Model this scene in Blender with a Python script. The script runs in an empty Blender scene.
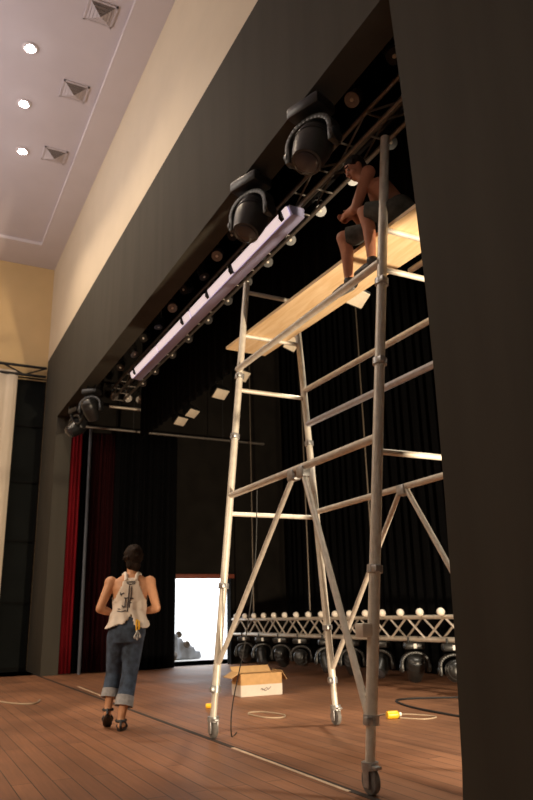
import bpy, bmesh, math, random
from mathutils import Vector as V, Matrix as M
random.seed(7)
scene = bpy.context.scene
COL = scene.collection
PI = math.pi

# ------------------------------------------------------------------ materials
def mat(name, col, rough=.6, metal=0., var=0., vscale=8., bump=0., emit=None, es=0., coat=0., stretch=(1,1,1), spec=.5):
    m = bpy.data.materials.new(name); m.use_nodes = True
    nt = m.node_tree; b = nt.nodes['Principled BSDF']
    b.inputs['Base Color'].default_value = (*col, 1)
    b.inputs['Roughness'].default_value = rough
    b.inputs['Metallic'].default_value = metal; b.inputs['Specular IOR Level'].default_value = spec
    b.inputs['Coat Weight'].default_value = coat
    b.inputs['Coat Roughness'].default_value = .22
    if emit:
        b.inputs['Emission Color'].default_value = (*emit, 1); b.inputs['Emission Strength'].default_value = es
    if var or bump:
        tc = nt.nodes.new('ShaderNodeTexCoord'); mp = nt.nodes.new('ShaderNodeMapping')
        mp.inputs['Scale'].default_value = stretch
        n = nt.nodes.new('ShaderNodeTexNoise'); n.inputs['Scale'].default_value = vscale; n.inputs['Detail'].default_value = 6
        nt.links.new(tc.outputs['Object'], mp.inputs['Vector']); nt.links.new(mp.outputs['Vector'], n.inputs['Vector'])
        if var:
            r = nt.nodes.new('ShaderNodeValToRGB')
            r.color_ramp.elements[0].position = .3; r.color_ramp.elements[1].position = .7
            r.color_ramp.elements[0].color = (*[c*(1-var) for c in col], 1)
            r.color_ramp.elements[1].color = (*[min(1, c*(1+var)) for c in col], 1)
            nt.links.new(n.outputs['Fac'], r.inputs['Fac']); nt.links.new(r.outputs['Color'], b.inputs['Base Color'])
        if bump:
            bp = nt.nodes.new('ShaderNodeBump'); bp.inputs['Strength'].default_value = bump; bp.inputs['Distance'].default_value = .02
            nt.links.new(n.outputs['Fac'], bp.inputs['Height']); nt.links.new(bp.outputs['Normal'], b.inputs['Normal'])
    return m

def floor_mat():
    m = bpy.data.materials.new('stage_boards'); m.use_nodes = True; nt = m.node_tree; b = nt.nodes['Principled BSDF']
    L = nt.links.new; N = nt.nodes.new
    tc = N('ShaderNodeTexCoord'); mp = N('ShaderNodeMapping'); L(tc.outputs['Object'], mp.inputs['Vector'])
    br = N('ShaderNodeTexBrick'); br.inputs['Scale'].default_value = 1.0
    br.inputs['Brick Width'].default_value = 2.4; br.inputs['Row Height'].default_value = .14; br.inputs['Mortar Size'].default_value = .004
    br.inputs['Color1'].default_value = (.29, .128, .060, 1); br.inputs['Color2'].default_value = (.225, .096, .045, 1)
    br.inputs['Mortar'].default_value = (.06, .03, .015, 1); br.offset = .37
    L(mp.outputs['Vector'], br.inputs['Vector'])
    n1 = N('ShaderNodeTexNoise'); n1.inputs['Scale'].default_value = .9; n1.inputs['Detail'].default_value = 7
    L(tc.outputs['Object'], n1.inputs['Vector'])
    mp2 = N('ShaderNodeMapping'); mp2.inputs['Scale'].default_value = (1.2, 22, 1); L(tc.outputs['Object'], mp2.inputs['Vector'])
    n2 = N('ShaderNodeTexNoise'); n2.inputs['Scale'].default_value = 2.; n2.inputs['Detail'].default_value = 5; L(mp2.outputs['Vector'], n2.inputs['Vector'])
    r1 = N('ShaderNodeMapRange'); r1.inputs['From Min'].default_value = .3; r1.inputs['From Max'].default_value = .7
    r1.inputs['To Min'].default_value = .7; r1.inputs['To Max'].default_value = 1.25; L(n1.outputs['Fac'], r1.inputs['Value'])
    r2 = N('ShaderNodeMapRange'); r2.inputs['To Min'].default_value = .75; r2.inputs['To Max'].default_value = 1.25; L(n2.outputs['Fac'], r2.inputs['Value'])
    mu = N('ShaderNodeMath'); mu.operation = 'MULTIPLY'; L(r1.outputs[0], mu.inputs[0]); L(r2.outputs[0], mu.inputs[1])
    mx = N('ShaderNodeVectorMath'); mx.operation = 'SCALE'; L(br.outputs['Color'], mx.inputs[0]); L(mu.outputs[0], mx.inputs['Scale'])
    L(mx.outputs['Vector'], b.inputs['Base Color'])
    rr = N('ShaderNodeMapRange'); rr.inputs['To Min'].default_value = .42; rr.inputs['To Max'].default_value = .75; L(n1.outputs['Fac'], rr.inputs['Value'])
    L(rr.outputs[0], b.inputs['Roughness'])
    return m

def ply_mat():
    m = bpy.data.materials.new('plywood'); m.use_nodes = True; nt = m.node_tree; b = nt.nodes['Principled BSDF']
    L = nt.links.new; N = nt.nodes.new
    tc = N('ShaderNodeTexCoord'); mp = N('ShaderNodeMapping'); mp.inputs['Scale'].default_value = (1.2, 9, 3); L(tc.outputs['Object'], mp.inputs['Vector'])
    n = N('ShaderNodeTexNoise'); n.inputs['Scale'].default_value = 2.; n.inputs['Detail'].default_value = 8; n.inputs['Distortion'].default_value = .8
    L(mp.outputs['Vector'], n.inputs['Vector'])
    r = N('ShaderNodeValToRGB'); r.color_ramp.elements[0].position = .3; r.color_ramp.elements[1].position = .72
    r.color_ramp.elements[0].color = (.66, .44, .22, 1); r.color_ramp.elements[1].color = (.80, .60, .37, 1)
    L(n.outputs['Fac'], r.inputs['Fac']); L(r.outputs['Color'], b.inputs['Base Color']); b.inputs['Roughness'].default_value = .6
    return m

MT = dict(
    floor=floor_mat(), ply=ply_mat(),
    grey=mat('charcoal_paint', (.060, .054, .043), .75, var=.10, vscale=1.2, bump=.05, stretch=(3, 3, .35), spec=0.12),
    cream=mat('cream_paint', (.62, .52, .38), .6, var=.03, vscale=2),
    ochre=mat('ochre_gloss_paint', (.60, .42, .20), .45, var=.05, vscale=1.5, coat=.35),
    ceil=mat('ceiling_paint', (.60, .545, .56), .8, var=.03, vscale=1.5),
    trim=mat('ceiling_border_paint', (.64, .58, .58), .8, var=.02, vscale=2),
    black=mat('black_wall_paint', (.006, .0055, .005), .9, var=.2, vscale=3, spec=0.1),
    darkpanel=mat('dark_side_wall_paint', (.014, .012, .010), .9, var=.25, vscale=2., spec=0.1),
    drape=mat('black_drape', (.0032, .0032, .0036), .95, var=.3, vscale=20, bump=.2, spec=0.05),
    red=mat('red_velvet', (.16, .004, .008), .85, var=.3, vscale=14, bump=.2, stretch=(1, 1, .1), spec=0.15),
    maroon=mat('maroon_velvet', (.018, .0016, .0022), .9, var=.3, vscale=14, bump=.2, stretch=(1, 1, .1), spec=0.1),
    whitecloth=mat('white_curtain_cloth', (.62, .53, .41), .85, var=.06, vscale=6, bump=.15, stretch=(1, 1, .1)),
    alu=mat('scaffold_aluminium', (.66, .61, .53), .45, .25, var=.12, vscale=14),
    alub=mat('bluish_aluminium', (.50, .52, .60), .35, .6, var=.1, vscale=14),
    steel=mat('galvanised_steel', (.42, .42, .42), .42, .7, var=.2, vscale=25),
    bsteel=mat('blackened_steel', (.02, .02, .021), .45, .5, var=.3, vscale=20),
    trussm=mat('truss_aluminium', (.62, .55, .46), .4, .45, var=.15, vscale=25),
    dull=mat('dull_truss_tube', (.20, .18, .16), .4, .6, var=.2, vscale=25),
    plastic=mat('black_plastic', (.014, .014, .014), .35, var=.2, vscale=20),
    plasticg=mat('worn_black_plastic', (.030, .028, .024), .38, var=.3, vscale=12),
    rubber=mat('grey_rubber', (.16, .15, .14), .7, var=.2, vscale=30),
    glass=mat('lens_glass', (.03, .03, .035), .08, coat=.5),
    lens_glint=mat('pale_glint', (.85, .78, .66), .3, var=.05, vscale=30),
    lensc=mat('frosted_flood_lens', (.85, .74, .58), .6, var=.06, vscale=30),
    polem=mat('grey_blue_painted_pole', (.10, .115, .14), .6, var=.1, vscale=10),
    globe=mat('opal_globe', (.85, .78, .68), .35, var=.04, vscale=30),
    tag=mat('white_sticker', (.80, .77, .72), .6, var=.05, vscale=40),
    card=mat('brown_cardboard', (.55, .33, .14), .8, var=.08, vscale=14),
    cardw=mat('white_cardboard_print', (.70, .62, .54), .7, var=.06, vscale=14),
    ink=mat('dark_ink', (.05, .045, .05), .7, var=.2, vscale=60),
    yellow=mat('yellow_plastic', (.85, .48, .02), .4, var=.08, vscale=30),
    cable=mat('pale_cable', (.42, .32, .22), .6, var=.1, vscale=40),
    bcable=mat('black_cable', (.010, .010, .010), .6, var=.2, vscale=40),
    chain=mat('hoist_chain_steel', (.16, .13, .10), .5, .5, var=.3, vscale=60),
    tape=mat('pale_floor_tape', (.60, .44, .30), .7, var=.2, vscale=10),
    dtape=mat('dark_floor_tape', (.03, .02, .015), .7, var=.3, vscale=10),
    lintel=mat('red_brown_shutter_bar', (.22, .05, .025), .6, var=.2, vscale=8),
    skin=mat('skin', (.56, .28, .15), .5, var=.07, vscale=18),
    skin2=mat('tanned_skin', (.48, .20, .115), .5, var=.08, vscale=18),
    hair=mat('dark_brown_hair', (.016, .009, .006), .7, spec=.15, var=.4, vscale=60, bump=.6, stretch=(1, 1, .25)),
    tank=mat('white_cotton', (.72, .64, .56), .85, var=.05, vscale=25, bump=.2),
    denim=mat('blue_denim', (.042, .064, .105), .85, var=.6, vscale=12, bump=.2),
    cuff=mat('faded_denim', (.30, .30, .31), .85, var=.2, vscale=25),
    shorts=mat('grey_cargo_cloth', (.085, .085, .075), .9, var=.45, vscale=14, bump=.2),
    shoe=mat('black_shoe_leather', (.014, .012, .012), .5, var=.3, vscale=30),
    eye=mat('eye_white', (.30, .25, .21), .5, var=.03, vscale=60),
    pupil=mat('dark_iris', (.02, .012, .008), .2, var=.1, vscale=60),
    lip=mat('lip', (.30, .09, .07), .5, var=.1, vscale=60),
    bulb=mat('downlight_bulb', (1, .95, .9), .4, emit=(1, .93, .88), es=60, var=.01),
    tubeon=mat('lit_fluorescent_diffuser', (.9, .85, .88), .4, emit=(1.0, .80, .78), es=.72, var=.02),
    casing=mat('white_enamel_casing', (.55, .55, .85), .4, var=.04, vscale=30),
    ventm=mat('vent_enamel', (.53, .475, .48), .6, var=.05, vscale=10),
    vent_shade=mat('vent_shaded_louvre', (.17, .14, .125), .7, var=.1, vscale=10),
    ground=mat('concrete_yard', (.75, .74, .72), .9, var=.06, vscale=2),
    rubble=mat('brown_rubble', (.10, .075, .055), .9, var=.4, vscale=6, bump=.5),
    sheet=mat('pale_sheeting', (.22, .23, .25), .7, var=.2, vscale=5),
    windowg=mat('blackout_glass', (.004, .005, .0045), .7, var=.3, vscale=2, spec=0.1),
)

# ------------------------------------------------------------------ mesh helper
def frame(d):
    d = V(d).normalized(); a = V((0, 0, 1)) if abs(d.z) < .9 else V((1, 0, 0))
    u = d.cross(a).normalized(); return u, d.cross(u).normalized()

class MB:
    def __init__(s, xf=None): s.bm = bmesh.new(); s.xf = xf or M.Identity(4)
    def _v(s, p): return s.bm.verts.new(s.xf @ V(p))
    def box(s, c, size, rot=None, bevel=0.):
        r = M.Translation(V(c)) @ (rot.to_4x4() if rot else M.Identity(4)) @ M.Diagonal((*size, 1))
        g = bmesh.ops.create_cube(s.bm, size=1, matrix=s.xf @ r)
        if bevel:
            es = list({e for v in g['verts'] for e in v.link_edges})
            bmesh.ops.bevel(s.bm, geom=es, offset=bevel, segments=2, affect='EDGES', profile=.5)
        return s
    def tube(s, p, q, r1, r2=None, seg=14, caps=True):
        r2 = r1 if r2 is None else r2; p, q = V(p), V(q); u, w = frame(q-p); rs = []
        for c, r in ((p, r1), (q, r2)):
            rs.append([s._v(c+(u*math.cos(2*PI*i/seg)+w*math.sin(2*PI*i/seg))*r) for i in range(seg)])
        for i in range(seg): s.bm.faces.new((rs[0][i], rs[0][(i+1) % seg], rs[1][(i+1) % seg], rs[1][i]))
        if caps: s.bm.faces.new(rs[0][::-1]); s.bm.faces.new(rs[1])
        return s
    def path(s, pts, r, seg=8):
        pts = [V(p) for p in pts]; rs = []
        for i, c in enumerate(pts):
            d = pts[min(i+1, len(pts)-1)]-pts[max(i-1, 0)]; u, w = frame(d)
            if rs:
                u = (pu-d.normalized()*pu.dot(d.normalized())).normalized(); w = d.normalized().cross(u)
            pu = u
            rs.append([s._v(c+(u*math.cos(2*PI*k/seg)+w*math.sin(2*PI*k/seg))*r) for k in range(seg)])
        for a, b in zip(rs, rs[1:]):
            for k in range(seg): s.bm.faces.new((a[k], a[(k+1) % seg], b[(k+1) % seg], b[k]))
        s.bm.faces.new(rs[0][::-1]); s.bm.faces.new(rs[-1]); return s
    def lathe(s, prof, c, ax, seg=24):
        c = V(c); ax = V(ax).normalized(); u, w = frame(ax); rs = []
        for h, r in prof:
            rs.append([s._v(c+ax*h+(u*math.cos(2*PI*k/seg)+w*math.sin(2*PI*k/seg))*max(r, 1e-4)) for k in range(seg)])
        for a, b in zip(rs, rs[1:]):
            for k in range(seg): s.bm.faces.new((a[k], a[(k+1) % seg], b[(k+1) % seg], b[k]))
        s.bm.faces.new(rs[0][::-1]); s.bm.faces.new(rs[-1]); return s
    def ball(s, c, r, sub=2, rot=None):
        r = (r, r, r) if isinstance(r, (int, float)) else r
        bmesh.ops.create_icosphere(s.bm, subdivisions=sub, radius=1, matrix=s.xf @ M.Translation(V(c)) @ (rot.to_4x4() if rot else M.Identity(4)) @ M.Diagonal((*r, 1)))
        return s
    def caps(s, p, q, r1, r2=None):                        # capsule for later union
        r2 = r1 if r2 is None else r2
        return s.ball(p, r1).ball(q, r2).tube(p, q, r1, r2, 16)
    def poly(s, pts): s.bm.faces.new([s._v(p) for p in pts]); return s
    def prism(s, pts, ext):                                # polygon extruded along a vector
        ext = V(ext); a = [s._v(p) for p in pts]; b = [s._v(V(p)+ext) for p in pts]; n = len(pts)
        s.bm.faces.new(a[::-1]); s.bm.faces.new(b)
        for i in range(n): s.bm.faces.new((a[i], a[(i+1) % n], b[(i+1) % n], b[i]))
        return s
    def grid(s, fn, nu, nv):
        g = [[s._v(fn(i/nu, j/nv)) for j in range(nv+1)] for i in range(nu+1)]
        for i in range(nu):
            for j in range(nv): s.bm.faces.new((g[i][j], g[i+1][j], g[i+1][j+1], g[i][j+1]))
        return s
    def build(s, name, m, parent=None, smooth=True, solid=0., voxel=0., smit=6, world=True):
        bmesh.ops.recalc_face_normals(s.bm, faces=s.bm.faces)
        me = bpy.data.meshes.new(name)
        if parent is not None and world:
            bmesh.ops.translate(s.bm, verts=s.bm.verts, vec=-wl(parent))
        s.bm.to_mesh(me); s.bm.free()
        o = bpy.data.objects.new(name, me); COL.objects.link(o)
        if voxel:
            md = o.modifiers.new('r', 'REMESH'); md.mode = 'VOXEL'; md.voxel_size = voxel
            sm = o.modifiers.new('s', 'SMOOTH'); sm.factor = .5; sm.iterations = smit
            dg = bpy.context.evaluated_depsgraph_get(); dg.update()
            nm = bpy.data.meshes.new_from_object(o.evaluated_get(dg)); o.modifiers.clear(); o.data = nm
            bpy.data.meshes.remove(me); me = nm; me.name = name; me.materials.clear()
        me.materials.append(m)
        if solid:
            md = o.modifiers.new('thickness', 'SOLIDIFY'); md.thickness = solid; md.offset = 0
        if parent is not None: o.parent = parent
        if smooth:
            me.polygons.foreach_set('use_smooth', [True]*len(me.polygons))
            if not voxel:
                try: me.set_sharp_from_angle(angle=math.radians(38))
                except Exception: pass
        return o

def smooth_path(pts, n=8):                                 # Catmull-Rom through the points
    P_ = [V(p) for p in pts]; out = []
    for i in range(len(P_)-1):
        a, b_, c, d_ = P_[max(i-1, 0)], P_[i], P_[i+1], P_[min(i+2, len(P_)-1)]
        for k in range(n):
            t = k/n; out.append(.5*((2*b_)+(c-a)*t+(2*a-5*b_+4*c-d_)*t*t+(3*b_-a-3*c+d_)*t**3))
    return out+[P_[-1]]

def wl(o):
    v = V(o.location)
    while o.parent: o = o.parent; v += V(o.location)
    return v
def tag(o, label, cat, group=None, kind=None):
    o['label'] = label
    if cat: o['category'] = cat
    if group: o['group'] = group
    if kind: o['kind'] = kind
    return o
def thing(name, label, cat, loc=(0, 0, 0), group=None):
    o = bpy.data.objects.new(name, None); COL.objects.link(o); o.location = loc; o.empty_display_size = .1
    return tag(o, label, cat, group)
def struct(o, label, cat='structure'): return tag(o, label, cat, kind='structure')
ORD = ['first', 'second', 'third', 'fourth', 'fifth', 'sixth', 'seventh', 'eighth', 'ninth', 'tenth', 'eleventh', 'twelfth', 'thirteenth',
       'fourteenth', 'fifteenth', 'sixteenth', 'seventeenth', 'eighteenth', 'nineteenth', 'twentieth', 'twenty-first', 'twenty-second', 'twenty-third', 'twenty-fourth']

# ------------------------------------------------------------------ camera
f_px, pitch, head, roll = 700., math.radians(17.0), math.radians(27.2), math.radians(-1.5)
fw = V((-math.cos(head)*math.cos(pitch), math.sin(head)*math.cos(pitch), math.sin(pitch)))
rt0 = V((math.sin(head), math.cos(head), 0)); up0 = rt0.cross(fw)
rt = rt0*math.cos(roll)+up0*math.sin(roll); up = up0*math.cos(roll)-rt0*math.sin(roll)
cd = bpy.data.cameras.new('camera'); cam = bpy.data.objects.new('camera', cd); COL.objects.link(cam)
R = M((rt, up, -fw)).transposed().to_4x4()
cam.matrix_world = M.Translation((0, 0, 1.1)) @ R
cd.sensor_fit = 'VERTICAL'; cd.sensor_height = 24.; cd.lens = f_px/800*24.; cd.clip_start = .05
cd.dof.use_dof = True; cd.dof.focus_distance = 3.8; cd.dof.aperture_fstop = 2.6
scene.camera = cam

# ------------------------------------------------------------------ setting
XL, XJ, XR, YP, YB = -17.6, -15.8, -3.14, 2.75, 3.05       # left wall, left jamb, right jamb, wall front, wall back
ZH, ZG, ZC = 5.52, 7.45, 10.15                             # header underside, grey/cream line, ceiling
struct(MB().box((-7, .75, -.1), (22, 17.5, .2)).build('floor', MT['floor'], smooth=False), 'red-brown wooden stage floor', 'floor')
# charcoal proscenium wall: left pier, header, right pier with a slightly bellied edge
b = MB()
b.prism([(XL, YP, 0), (XJ, YP, 0), (XJ, YP, ZH), (XL, YP, ZH)], (0, .35, 0))
edge = [(-3.24, 0), (-3.205, .3), (-3.16, 1.0), (-3.13, 1.7), (-3.115, 2.4), (-3.115, 3.0), (-3.13, 3.6), (-3.15, 4.3), (-3.18, 5.0), (-3.20, ZH)]
b.prism([(x, YP, z) for x, z in edge]+[(6, YP, ZH), (6, YP, 0)], (0, .30, 0))
b.prism([(XL, YP, ZH), (6, YP, ZH), (6, YP, ZG), (XL, YP, ZG)], (0, .30, 0))
struct(b.build('wall_proscenium', MT['grey'], smooth=False), 'charcoal proscenium wall around the stage opening', 'wall')
struct(MB().box(((XL+6)/2, YP+.15, (ZG+ZC)/2+.1), (6-XL, .3, ZC-ZG+.2)).build('wall_upper', MT['cream'], smooth=False), 'cream band of wall above the charcoal proscenium', 'wall')
# left auditorium wall with window opening
b = MB()
WY0, WY1, WZ = 1.2, 2.745, 6.90
b.box((XL-.1, (-8+WY0)/2, ZC/2), (.2, WY0+8, ZC+.2)); b.box((XL-.1, (WY1+YP)/2, ZC/2), (.2, YP-WY1, ZC+.2))
b.box((XL-.1, (WY0+WY1)/2, (WZ+ZC)/2+.05), (.2, WY1-WY0, ZC-WZ+.1))
struct(b.build('wall_left', MT['ochre'], smooth=False), 'ochre side wall of the auditorium at far left', 'wall')
w = struct(thing('window_1', '', 'window', (XL-.1, WY1, 0)), 'tall blacked-out window beside the white curtain', 'window')
MB().box((XL-.03, (WY0+WY1)/2, WZ/2), (.03, WY1-WY0, WZ)).build('pane', MT['windowg'], w, smooth=False)
b = MB()
for z in (.08, 1.5, 2.9, 4.3, 5.7, 6.95): b.box((XL-.005, (WY0+WY1)/2, z), (.05, WY1-WY0, .035))
for y in (WY0+.03, 1.9, WY1-.03): b.box((XL-.005, y, WZ/2), (.05, .04, WZ))
b.build('window_frame', MT['black'], w, smooth=False)
struct(MB().box((6.1, -2.6, 5), (.2, 10.8, 10.4)).build('wall_right', MT['cream'], smooth=False), 'cream wall of the auditorium behind the viewer on the right', 'wall')
struct(MB().box((-5.8, -8.1, 5), (24, .2, 10.4)).build('wall_front', MT['cream'], smooth=False), 'cream rear wall of the auditorium', 'wall')
struct(MB().box((-5.8, -2.6, ZC+.1), (24, 10.9, .2)).build('ceiling', MT['ceil'], smooth=False), 'pinkish white auditorium ceiling', 'ceiling')
b = MB(); b.box((-5.8, 2.48, ZC-.04), (23.6, .54, .08)); b.box((XL+.6, -2.8, ZC-.04), (1.2, 10.02, .08))
struct(b.build('trim_1', MT['trim'], smooth=False), 'lower white ceiling border along the walls', 'trim')
# stage house
struct(MB().box((-5, 9.1, 4.75), (22.4, .2, 9.7)).build('wall_back', MT['black'], smooth=False), 'black rear wall of the stage', 'wall')
struct(MB().box((-5, 6.1, 9.6), (22.4, 6.1, .2)).build('ceiling_stage', MT['black'], smooth=False), 'black stage ceiling', 'ceiling')
struct(MB().box((3.1, 6.05, 4.75), (.2, 6, 9.7)).build('wall_stage_right', MT['black'], smooth=False), 'black side wall of the stage at right', 'wall')
XS, DY0, DY1, DZ = -16.0, 5.64, 7.14, 1.96
b = MB(); b.box((XS-.1, (YB+DY0)/2, 4.75), (.2, DY0-YB, 9.7)); b.box((XS-.1, (DY1+9.1)/2, 4.75), (.2, 9.1-DY1, 9.7)); b.box((XS-.1, (DY0+DY1)/2, (DZ+9.6)/2), (.2, DY1-DY0, 9.6-DZ))
struct(b.build('wall_stage_left', MT['darkpanel'], smooth=False), 'dark side wall of the stage with the loading door', 'wall')
d = struct(thing('door_1', '', 'door', (XS, DY0, 0)), 'open loading door glowing with daylight at back left', 'door')
MB().box((XS+.03, (DY0+DY1)/2+.02, DZ+.035), (.14, DY1-DY0+.04, .10), bevel=.012).build('shutter_bar', MT['lintel'], d)
b = MB(); b.box((XS-.08, DY0+.02, DZ/2), (.22, .05, DZ)); b.box((XS-.08, DY1-.02, DZ/2), (.22, .05, DZ)); b.build('door_frame', MT['black'], d, smooth=False)
struct(MB().box((-31.2, 6, -.1), (30, 60, .2)).build('ground', MT['ground'], smooth=False), 'sunlit pale yard outside the loading door', 'ground')
struct(MB().box((-9., YP-.02, .0015), (15, .05, .003)).build('trim_2', MT['dtape'], smooth=False), 'dark joint line across the stage floor', 'trim')

# yard clutter outside the door
t = thing('rubble_heap', 'brown heap of rubble outside the bright loading door', 'rubble', (-17.6, 6.1, 0))
b = MB()
for i in range(26):
    a, r = random.uniform(0, 2*PI), random.uniform(0, .26); s_ = random.uniform(.06, .12)
    b.ball((-17.6+r*math.cos(a), 6.12+r*math.sin(a), .05+max(0, (.3-r))*1.1*random.uniform(.5, 1)), (s_, s_*.9, s_*.7), 1)
b.build('stones', MT['rubble'], t, voxel=.025, smit=1)
t = thing('sheet_pile', 'pale slabs with dark openings heaped outside the loading door', 'debris', (-18.8, 6.9, 0))
b = MB()
for i in range(8):
    y = 6.15+.16*i; h = 1.0-.115*i
    b.box((-18.9+random.uniform(-.12, .12), y, h*.5), (.5, .24, h), M.Rotation(random.uniform(-.3, .3), 3, 'X'), .03)
b.build('slabs', MT['sheet'], t, voxel=.035, smit=2)
for y, z in ((6.38, .86), (6.75, .64), (6.98, .38), (6.5, .5)):
    MB().lathe([(0, .09), (.02, .085), (.02, .05), (.005, .04)], (-18.6, y, z), (1, -.1, .25), 16).build('opening', MT['rubble'], t)

# auditorium ceiling fittings
for i, (x, y) in enumerate([(-10.02, .93), (-11.42, 1.04), (-12.85, 1.22)]):
    t = thing('downlight', ['lit ceiling downlight nearest the viewer, in the row beside the vents', 'lit ceiling downlight in the middle of its row', 'lit ceiling downlight farthest from the viewer in its row'][i], 'ceiling light', (x, y, ZC), 'ceiling downlights')
    MB().lathe([(0, .13), (.012, .135), (.02, .12), (.022, .095), (-.0, .09)], (x, y, ZC), (0, 0, -1)).build('ring', MT['trim'], t)
    MB().lathe([(0, .07), (.02, .066), (.04, .045), (.05, .0)], (x, y, ZC-.004), (0, 0, -1)).build('bulb', MT['bulb'], t)
for i, (x, y) in enumerate([(-8.82, 1.80), (-10.72, 1.80), (-12.72, 1.83)]):
    t = thing('ceiling_vent', ['square ceiling vent nearest the viewer at the top edge', 'square ceiling vent in the middle of the row', 'square ceiling vent farthest down the row'][i], 'vent', (x, y, ZC), 'ceiling vents')
    b = MB(); s_ = .21
    for sx, sy, lx, ly in ((0, 1, 2*s_, .03), (0, -1, 2*s_, .03), (1, 0, .03, 2*s_), (-1, 0, .03, 2*s_)): b.box((x+sx*s_, y+sy*s_, ZC-.012), (lx+.03*abs(sy), ly+.03*abs(sx), .024))
    b.build('frame', MT['ventm'], t, smooth=False)
    for k, (a, c) in enumerate((((-1, -1), (1, -1)), ((1, -1), (1, 1)), ((1, 1), (-1, 1)), ((-1, 1), (-1, -1)))):
        b = MB(); ca = V((x+a[0]*.198, y+a[1]*.198, ZC-.01)); cb = V((x+c[0]*.198, y+c[1]*.198, ZC-.01)); ap = V((x, y, ZC-.09)); o = V((x, y, ZC))
        for q in range(4):                               # stepped louvre blades of one side
            f0, f1 = q/4, q/4+.21
            b.prism([ca.lerp(ap, f0), cb.lerp(ap, f0), cb.lerp(ap, f1), ca.lerp(ap, f1)], (0, 0, -.006))
        b.build('louvre', MT['vent_shade'] if k == 1 else MT['ventm'], t, smooth=False)  # one side of each vent darker, its shade put into the colour

# ------------------------------------------------------------------ curtains
def pleats(p0, p1, z0, z1, n, amp, seed=0, nseg=None):
    p0, p1 = V((*p0, 0)), V((*p1, 0)); d = p1-p0; nrm = V((-d.y, d.x, 0)).normalized(); rnd = random.Random(seed); ph = rnd.uniform(0, 6)
    def fn(u, v):
        k = amp*(.75+.25*v)*(math.sin(2*PI*n*u+ph)+.3*math.sin(4.7*PI*n*u+1.3*v+ph))
        p = p0+d*u+nrm*k; return (p.x, p.y, z1+(z0-z1)*v)
    return MB().grid(fn, nseg or n*10, 8)
def curtain(name, label, m, *a, **k):
    o = pleats(*a, **k).build(name, m, solid=.008); return tag(o, label, 'curtain')
curtain('stage_curtain', 'bright red velvet curtain strip just inside the left jamb', MT['red'], (-15.84, 3.12), (-15.82, 3.36), .02, 5.2, 3, .035, 1)
curtain('stage_curtain', 'dark maroon velvet curtain between the thin pole and black curtain', MT['maroon'], (-15.8, 3.60), (-15.7, 4.10), .02, 5.2, 5, .04, 2)
curtain('stage_curtain', 'black side curtain immediately left of the loading door', MT['drape'], (-15.55, 4.08), (-15.7, 5.62), .02, 5.3, 10, .05, 3)
curtain('stage_curtain', 'narrow black curtain between bright red curtain and thin pole', MT['drape'], (-15.92, 3.37), (-15.9, 3.62), .02, 5.25, 4, .03, 4)
curtain('backdrop_curtain', 'black backdrop curtain hanging across the rear of the stage', MT['drape'], (-15.7, 8.6), (2.6, 8.6), .02, 9.2, 70, .06, 5, nseg=560)
curtain('border_curtain', 'black overhead border curtain hanging behind the white light batten', MT['drape'], (-14.2, 4.25), (-2.2, 4.25), 4.74, 8.2, 40, .02, 6, nseg=320)
curtain('shading_curtain', 'unseen black curtain added behind the right proscenium wall to block light', MT['drape'], (-2., 3.06), (-2., 3.75), .02, 8.6, 6, .03, 7)  # added out of view to keep the work light off near leg and sitter
tag(pleats((-17.42, -.6), (-17.42, 2.03), .02, 7.05, 9, .02, 8).build('window_curtain', MT['whitecloth'], solid=.008), 'tall white curtain hanging from the black track at far left', 'curtain')
tag(MB().tube((-15.66, 3.50, 0), (-15.66, 3.50, 5.3), .035).build('curtain_pole', MT['polem']), 'thin grey-blue upright pole between red and maroon curtains', 'pole')

def ladder(name, label, cat, p0, p1, h, m, r=.025, rb=.013, step=.45, depth=None, xbrace=True, group=None):
    """flat or box truss from p0 to p1 (top chord line) with lower chord h below; depth vector makes it a box"""
    p0, p1 = V(p0), V(p1); t = thing(name, label, cat, p0, group); dn = V((0, 0, -h)); L_ = (p1-p0).length; n = max(2, round(L_/step)); dv = (p1-p0)/n
    faces = [V((0, 0, 0))]+([V(depth)] if depth else [])
    for o in faces:
        for z in (V((0, 0, 0)), dn): MB().tube(p0+o+z, p1+o+z, r, seg=10).build('chord', m, t)
        for i in range(n):
            a, c = (p0+o+dv*i, p0+o+dv*(i+1)+dn) if i % 2 else (p0+o+dv*i+dn, p0+o+dv*(i+1))
            MB().tube(a, c, rb, seg=6).build('brace', m, t)
    if depth:
        for i in range(n+1):
            for z in (V((0, 0, 0)), dn): MB().tube(p0+dv*i+z, p0+dv*i+z+V(depth), rb, seg=6).build('cross_bar', m, t)
    return t
ladder('curtain_track', 'black ladder truss carrying the white curtain at far left', 'truss', (-17.42, -1, 7.20), (-17.42, 2.70, 7.20), .23, MT['bsteel'], .035, .02, .55)

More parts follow.
